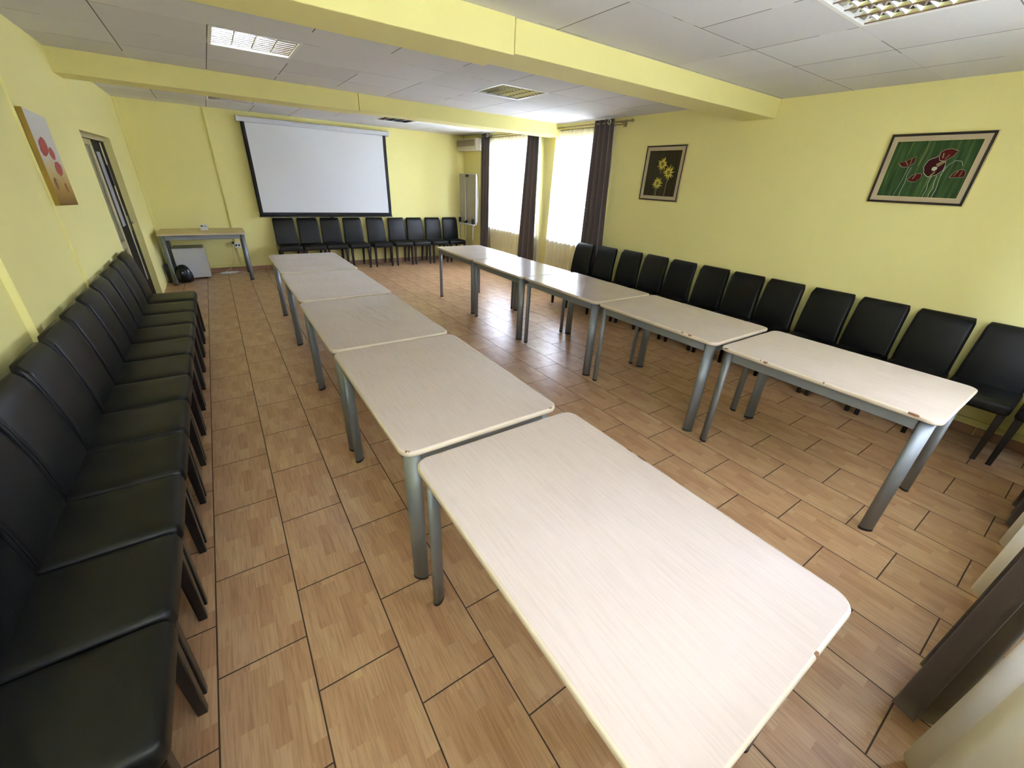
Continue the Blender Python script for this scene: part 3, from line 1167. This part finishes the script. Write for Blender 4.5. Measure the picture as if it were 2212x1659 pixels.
t = empty('canvas_print', 'narrow unframed canvas of red poppies over ochre grass, on the left wall', 'picture', (-.900, 3.262, 1.643), PI / 2)
t.rotation_euler = (0, math.radians(3.0), PI / 2)
cw, ch = .462, .552
b = BM()
box(b, -cw / 2, cw / 2, .0005, .027, -ch / 2, ch / 2)
obj('stretcher', b, M_['cedge'], t)
b = BM()
poly(b, [(-cw / 2, 0, -ch / 2), (cw / 2, 0, -ch / 2), (cw / 2, 0, ch / 2), (-cw / 2, 0, ch / 2)])
flat(b, ngon(-.095, .075, .100, .052, 20, .07, .3, 3), -.0010, 1)
flat(b, ngon(.045, .045, .062, .038, 18, .07, .0, 5), -.0014, 1)
flat(b, ngon(.075, -.045, .085, .045, 18, .08, .1, 8), -.0010, 1)
stroke(b, [(-.06, .02), (-.045, -.09)], .004, -.0008, 2)
stroke(b, [(.055, -.09), (.09, -.12)], .004, -.0008, 2)
flat(b, ngon(-.135, -.145, .036, .040, 14, .1, .2, 9), -.0010, 2)
flat(b, ngon(.085, -.165, .030, .036, 14, .1, .8, 2), -.0010, 2)
stroke(b, [(-.12, -.11), (-.07, -.12), (-.05, -.15)], .006, -.0008, 2)
obj('print', b, [M_['csky'], M_['cred'], M_['cbrown']], t)

# ------------------------------------------------------------------ curtains
def curtain(name, label, top, bot, z0, z1, amp, nf, m, axis='x', off=0.0, group=None, seed=1, nz=26, solid=0.0, flare=1.0):
    """pleated cloth hung along one wall; top/bot are (start, end) along the wall"""
    rnd = random.Random(seed)
    ph = [rnd.uniform(0, 6.28) for _ in range(6)]
    nu = max(60, int(nf * 18))
    b = BM()

    def fn(u, v):
        z = z0 + (z1 - z0) * v
        s = bot[0] + (bot[1] - bot[0]) * u
        e = top[0] + (top[1] - top[0]) * u
        k = v ** 1.2
        p = s * (1 - k) + e * k
        a = amp * (.65 + .35 * (1 - v) * flare)
        uu = u + .012 * math.sin(7 * u + ph[0]) + .010 * math.sin(3 * v + 9 * u + ph[4]) * (1 - v)
        d = a * math.sin(2 * PI * nf * uu + ph[1]) + a * .16 * math.sin(2 * PI * nf * 1.73 * uu + ph[2] + 1.2 * v) + a * .20 * math.sin(2 * PI * nf * .41 * uu + ph[3])
        p += .25 * a * math.cos(2 * PI * nf * uu + ph[1])
        return (off + d, p, z) if axis == 'x' else (p, off + d, z)
    grid(b, nu, nz, fn)
    if solid:
        bmesh.ops.recalc_face_normals(b, faces=b.faces)
        ex = bmesh.ops.solidify(b, geom=list(b.faces), thickness=solid)
    o = obj(name, b, m, None, True)
    return tag(o, label, 'curtain', group)


def eyelet(parent, x, y, z):
    b = BM()
    n = 20
    pts = [(x + .0, y + .026 * math.cos(2 * PI * k / n), z + .026 * math.sin(2 * PI * k / n)) for k in range(n + 1)]
    tube(b, pts, .005, 8, 0, False)
    return obj('eyelet', b, M_['chrome'], parent, True)


XD, XS = 4.520, 4.580
c = curtain('drape', 'dark brown drape between the wall air conditioner and the far window', (6.53, 6.845), (6.52, 6.845), .03, 2.455, .020, 3, M_['drape'], 'x', XD, 'brown drapes', 2, solid=.003)
eyelet(c, XD - .032, 6.56, 2.412)
curtain('drape', 'brown drape between the two right-wall windows, under the far beam', (4.97, 5.28), (4.90, 5.43), .03, 2.455, .022, 3, M_['drape'], 'x', XD, 'brown drapes', 5, solid=.003)
c = curtain('drape', 'wide dark brown drape beside the small flower painting, behind two chairs', (3.385, 3.725), (3.275, 3.74), .03, 2.455, .022, 3.5, M_['drape'], 'x', XD, 'brown drapes', 9, solid=.003)
eyelet(c, XD - .034, 3.43, 2.415)
curtain('sheer_curtain', 'white sheer curtain over the far right-wall window', (5.02, 6.70), (4.85, 6.70), .04, 2.385, .012, 15, M_['sheer'], 'x', XS, 'sheer curtains', 4)
curtain('sheer_curtain', 'white sheer curtain hooked below its rod over the nearer right-wall window', (3.355, 4.62), (3.40, 4.68), .04, 2.385, .012, 12, M_['sheer'], 'x', XS, 'sheer curtains', 6)


def rod(label, y0, y1, z):
    t = empty('curtain_rod', label, 'curtain rod', (0, (y0 + y1) / 2, z), 0, 'curtain rods')
    ly = (y1 - y0) / 2
    for nm, xx, zz, rr, e in (('pole', XD - .0, .0, .010, 0), ('pole', XS, -.025, .006, .10)):
        b = BM()
        tube(b, [(xx, -ly + e, zz), (xx, ly - e, zz)], rr, 12)
        p = obj(nm, b, M_['brass'], t, True)
        if e == 0:
            for s in (-1, 1):
                f = BM()
                tube(f, [(xx, s * (ly - .005), zz), (xx, s * (ly + .012), zz), (xx, s * (ly + .03), zz), (xx, s * (ly + .05), zz)], [.011, .012, .020, .015], 12)
                obj('finial', f, M_['brass'], p, True)
    for s in (-1, 1):
        b = BM()
        tube(b, [(XR - .001, s * (ly - .16), -.012), (XD, s * (ly - .16), -.012)], .006, 8)
        box(b, XR - .008, XR - .0005, s * (ly - .16) - .02, s * (ly - .16) + .02, -.05, .03, .002, 1)
        tube(b, [(XS, s * (ly - .16), -.012), (XS, s * (ly - .16), -.060)], .004, 6)
        obj('bracket', b, M_['brass'], t)
    b = BM()
    tube(b, [(XS, .012 * math.cos(a), -.030 + .016 * math.sin(a)) for a in [2 * PI * j / 10 for j in range(11)]], .0018, 5, 0, False)
    hk = obj('ring', b, M_['brass'], t, True)
    n = int((y1 - y0 - .5) / .075)
    for k in range(n):
        r_ = hk
        if k:
            r_ = hk.copy()
            C.objects.link(r_)
        r_.location = (0, ly - .15 - .075 * k, 0)
    return t


rod('dull gold curtain rod over the far window, starting beside the air conditioner', 5.02, 6.785, 2.412)
rod('dull gold curtain rod with knob ends, over the nearer right-wall window', 3.10, 4.79, 2.415)

# curtains in front of the window wall behind the camera
YD = -1.315
curtain('drape', 'dark brown drape at the right edge, in the corner past the last right-wall chair', (3.28, 3.80), (3.26, 3.78), .035, 2.42, .030, 4, M_['drape'], 'y', YD, 'brown drapes', 12, solid=.003)
curtain('drape', 'dark brown drape at the bottom right between two cream sheers', (1.58, 1.93), (1.57, 1.90), .035, 2.42, .050, 2.5, M_['drape'], 'y', YD + .012, 'brown drapes', 15, solid=.003)
curtain('sheer_curtain', 'cream sheer curtain at the right edge between the two nearest brown drapes', (1.88, 3.30), (1.88, 3.26), .03, 2.40, .040, 5, M_['sheerf'], 'y', YD - .020, 'sheer curtains', 17)
curtain('sheer_curtain', 'cream sheer curtain filling the bottom right corner beside the near table', (-.60, 1.56), (-.60, 1.55), .03, 2.40, .036, 8, M_['sheerf'], 'y', YD - .035, 'sheer curtains', 19)
t = empty('curtain_rod', 'long dull gold rod along the window wall behind the camera', 'curtain rod', (0, YD - .01, 2.43), 0, 'curtain rods')
b = BM(); tube(b, [(-.75, 0, 0), (3.95, 0, 0)], .012, 12)
obj('pole', b, M_['brass'], t, True)
for xx in (-.7, 1.55, 3.9):
    b = BM(); tube(b, [(xx, 0, 0), (xx, YF - YD + .011, 0)], .007, 8)
    obj('bracket', b, M_['brass'], t)

# ------------------------------------------------------------------ air conditioner
t = empty('air_conditioner', 'old cream wall air conditioner in the back right corner under the ceiling', 'air conditioner', (XR, 7.290, 2.285))
b = BM()
box(b, -.20, -.001, -.425, .425, -.105, .105, .014, 3)
obj('body', b, M_['cream'], t)
b = BM()
box(b, -.206, -.200, -.36, .40, -.030, .080, .003, 1)
for k in range(9):
    box(b, -.210, -.206, -.35, .39, -.026 + .0115 * k, -.020 + .0115 * k)
obj('grille', b, mat('beige_grille', (150, 140, 116), 0.5), t)
b = BM()
box(b, -.205, -.198, -.42, .42, -.092, -.060, .003, 1)
obj('louvre', b, M_['cream'], t)
b = BM()
for yy in (.43, .36):
    box(b, -.203, -.200, yy - .004, yy + .004, -.05, -.042)
obj('badge', b, M_['ink'], t)

# ------------------------------------------------------------------ flipchart
t = empty('flipchart_easel', 'off-white flipchart easel with black clamps leaning in the back right corner', 'flipchart', (4.478, 7.345, 0), math.radians(-86))
# local x across the board (to the right as seen), -y toward the room
b = BM()
box(b, -.325, .325, .0, .016, .80, 1.765, .006, 2)
obj('board', b, M_['whiteboard'], t)
b = BM()
for (x0, x1, z0, z1) in ((-.330, .330, 1.755, 1.770), (-.330, .330, .795, .808), (-.330, -.318, .808, 1.755), (.318, .330, .808, 1.755)):
    box(b, x0, x1, -.003, .020, z0, z1, .003, 1)
obj('rim', b, M_['case'], t)
b = BM()
grid(b, 10, 20, lambda u, v: (-.28 + .60 * u, .030 + .02 * math.sin(PI * v) * u + .02 * (1 - v) * u, .84 + .90 * v))
ex = bmesh.ops.extrude_face_region(b, geom=list(b.faces))
for v in [e for e in ex['geom'] if isinstance(e, bmesh.types.BMVert)]:
    v.co.y += .006
obj('paper_pad', b, M_['paper'], t, True)
b = BM()
box(b, -.05, .05, -.022, .0, 1.705, 1.755, .005, 2)
obj('clamp', b, M_['dark'], t)
b = BM()
box(b, -.31, .31, -.050, .0, .775, .796, .004, 1)
obj('pen_tray', b, M_['case'], t)
for xx, ztop in ((-.285, .96), (-.05, 1.70), (.245, .90)):
    lg = BM()
    tube(lg, [(xx, -.014, ztop), (xx, -.016, .80), (xx, -.030, 0.0)], [.011, .011, .008], 10)
    l = obj('leg', lg, M_['case'], t, True)
    k = BM()
    if ztop < 1.5:
        box(k, xx - .028, xx + .022, -.040, .0, .80, .905, .008, 2)
    else:
        box(k, xx - .045, xx + .04, -.040, .0, .805, .835, .006, 2)
        box(k, xx + .03, xx + .06, -.042, -.004, .82, .86, .006, 2)
    obj('lock', k, M_['dark'], l)

# ------------------------------------------------------------------ back left corner: fridge, bag, bin, card, socket, cables
t = empty('mini_fridge', 'small white fridge under the corner table', 'fridge', (-.560, 7.50, 0))
b = BM()
box(b, -.205, .205, -.16, .20, .015, .480, .006, 2)
for sx in (-.17, .17):
    for sy in (-.12, .16):
        tube(b, [(sx, sy, 0), (sx, sy, .02)], .016, 8)
obj('body', b, mat('grey_fridge_body', (150, 150, 140), 0.4), t)
b = BM()
box(b, -.208, .208, -.205, -.163, .022, .482, .008, 3)
d = obj('door', b, M_['fridge'], t)
b = BM()
box(b, -.06, .06, -.209, -.203, .468, .480, .002, 1)
obj('handle', b, M_['case'], d)

b = BM()
rnd = random.Random(5)
rings = []
for z, r in ((0, .066), (.02, .088), (.07, .100), (.13, .098), (.19, .086), (.23, .062), (.252, .040), (.262, .018)):
    rings.append([(r * 1.05 * math.cos(a) * (1 + .09 * math.sin(5 * a + 26 * z) + rnd.uniform(-.07, .07)), r * .85 * math.sin(a) * (1 + .09 * math.sin(5 * a + 26 * z) + rnd.uniform(-.07, .07)), z + rnd.uniform(-.004, .004) * (z > .01)) for a in [2 * PI * k / 36 for k in range(36)]])
ring_loft(b, rings)
o = obj('plastic_bag', b, M_['bag'], None, True, (-.690, 7.13, 0))
tag(o, 'stuffed shiny black plastic bag on the floor before the small fridge', 'bag')
b = BM()
for (lo, hi) in ((.0, .27),):
    prof = [(.052, 0), (.052, .004), (.060, .27), (.056, .27), (.050, .012)]
    ring_loft(b, [rim(2 * w_, 2 * w_, .012, [(0, z_)], 4)[0] for w_, z_ in prof])
o = obj('waste_bin', b, M_['dark'], None, False, (-.852, 7.20, 0))
tag(o, 'dark narrow waste bin in the back left corner behind the table leg', 'bin')

t = empty('table_card', 'small white printed card standing on the corner table', 'card', (-.272, 7.36, TH + .0005), math.radians(-3))
b = BM()
w_, h_ = .050, .085
for s in (-1, 1):
    poly(b, [(-w_, s * .030, 0), (w_, s * .030, 0), (w_, 0, h_), (-w_, 0, h_)])
ex = bmesh.ops.solidify(b, geom=list(b.faces), thickness=.0008)
obj('panel', b, M_['paper'], t)
b = BM()


def onface(u, v, lift=.0012):
    return (-w_ + 2 * w_ * u, -.030 * (1 - v) - lift, h_ * v + .0004)


def patch(bm, u0, u1, v0, v1, mi):
    poly(bm, [onface(u0, v0), onface(u1, v0), onface(u1, v1), onface(u0, v1)], mi)


patch(b, .10, .38, .62, .86, 0)
for v in (.84, .76, .68, .62):
    patch(b, .48, .90, v - .022, v + .012, 1)
obj('printing', b, [M_['ink'], M_['inkgrey']], t)

t = empty('wall_socket', 'white double socket at the end of the cable duct under the corner table', 'socket', (.128, YB - .019, .445))
b = BM()
box(b, -.045, .045, -.022, .0185, -.045, .045, .006, 2)
obj('plate', b, M_['white'], t)
b = BM()
for s in (-1, 1):
    tube(b, [(s * .021, -.0225, 0), (s * .021, -.024, 0)], .016, 14)
    box(b, s * .021 - .004, s * .021 + .004, -.026, -.024, -.008, .008)
obj('outlet', b, M_['ink'], t)
b = BM()
box(b, -.075, -.046, -.03, .018, .02, .06, .006, 2)
obj('plug', b, M_['dark'], t)
b = BM()
tube(b, [(.060, 7.715, .47), (.045, 7.70, .40), (.040, 7.70, .30), (.02, 7.69, .18), (-.06, 7.68, .07), (-.16, 7.66, .015), (-.22, 7.62, .005)], .004, 8)
o = obj('power_cable', b, M_['cream'], None, True)
tag(o, 'thin pale cable drooping from the wall socket to the floor behind the table', 'cable')
b = BM()
pts = []
for k in range(70):
    a = 2 * PI * k / 14
    pts.append((-.12 + .13 * math.cos(a) + .004 * math.sin(k * 2.1) + .05 * (k / 70), 7.585 + .032 * math.sin(a) + .006 * math.sin(k * .9), .004 + .00035 * k))
pts += [(.02, 7.57, .03), (.09, 7.56, .016), (.15, 7.565, .0045)]
tube(b, pts, .0038, 6)
o = obj('cable_coil', b, M_['white'], None, True)
tag(o, 'white coiled cable lying on the floor tiles right of the small fridge', 'cable')

# ------------------------------------------------------------------ outside, as far as the windows show it
bm = BM(); box(bm, -60, 90, -60, 70, -.62, -.5)
o = struct('ground_outside', bm, M_['bounce'])
bm = BM()
grid(bm, 40, 6, lambda u, v: (60 + 14 * v, -50 + 130 * u, -.5 + v * (7 + 3 * math.sin(9 * u) + 1.5 * math.sin(23 * u + 1))))
struct('hill_outside', bm, M_['hill'], None, True)


def conifer(x, y, h, label, seed):
    t = empty('conifer_tree', label, 'tree', (x, y, -.5), 0, 'conifers outside the right windows')
    b = BM()
    tube(b, [(0, 0, 0), (0, 0, h * .9)], [.14, .02], 8)
    obj('trunk', b, M_['bark'], t, True)
    b = BM()
    rnd = random.Random(seed)
    n = 24
    rings = []
    tiers = 9
    for k in range(tiers):
        z = h * (.12 + .86 * k / tiers)
        r = h * .20 * (1 - k / tiers) + .08
        for rr, dz in ((r, 0), (r * .5, h * .085)):
            rings.append([(rr * math.cos(a) * rnd.uniform(.75, 1.15), rr * math.sin(a) * rnd.uniform(.75, 1.15), z + dz + rnd.uniform(-.1, .1)) for a in [2 * PI * j / n for j in range(n)]])
    ring_loft(b, rings)
    obj('foliage', b, M_['needle'], t)


conifer(13.5, 11.8, 7.0, 'tall grey-green conifer seen through the nearer right-wall window', 1)
conifer(14.0, 18.2, 6.0, 'grey-green conifer seen through the far right-wall window', 2)
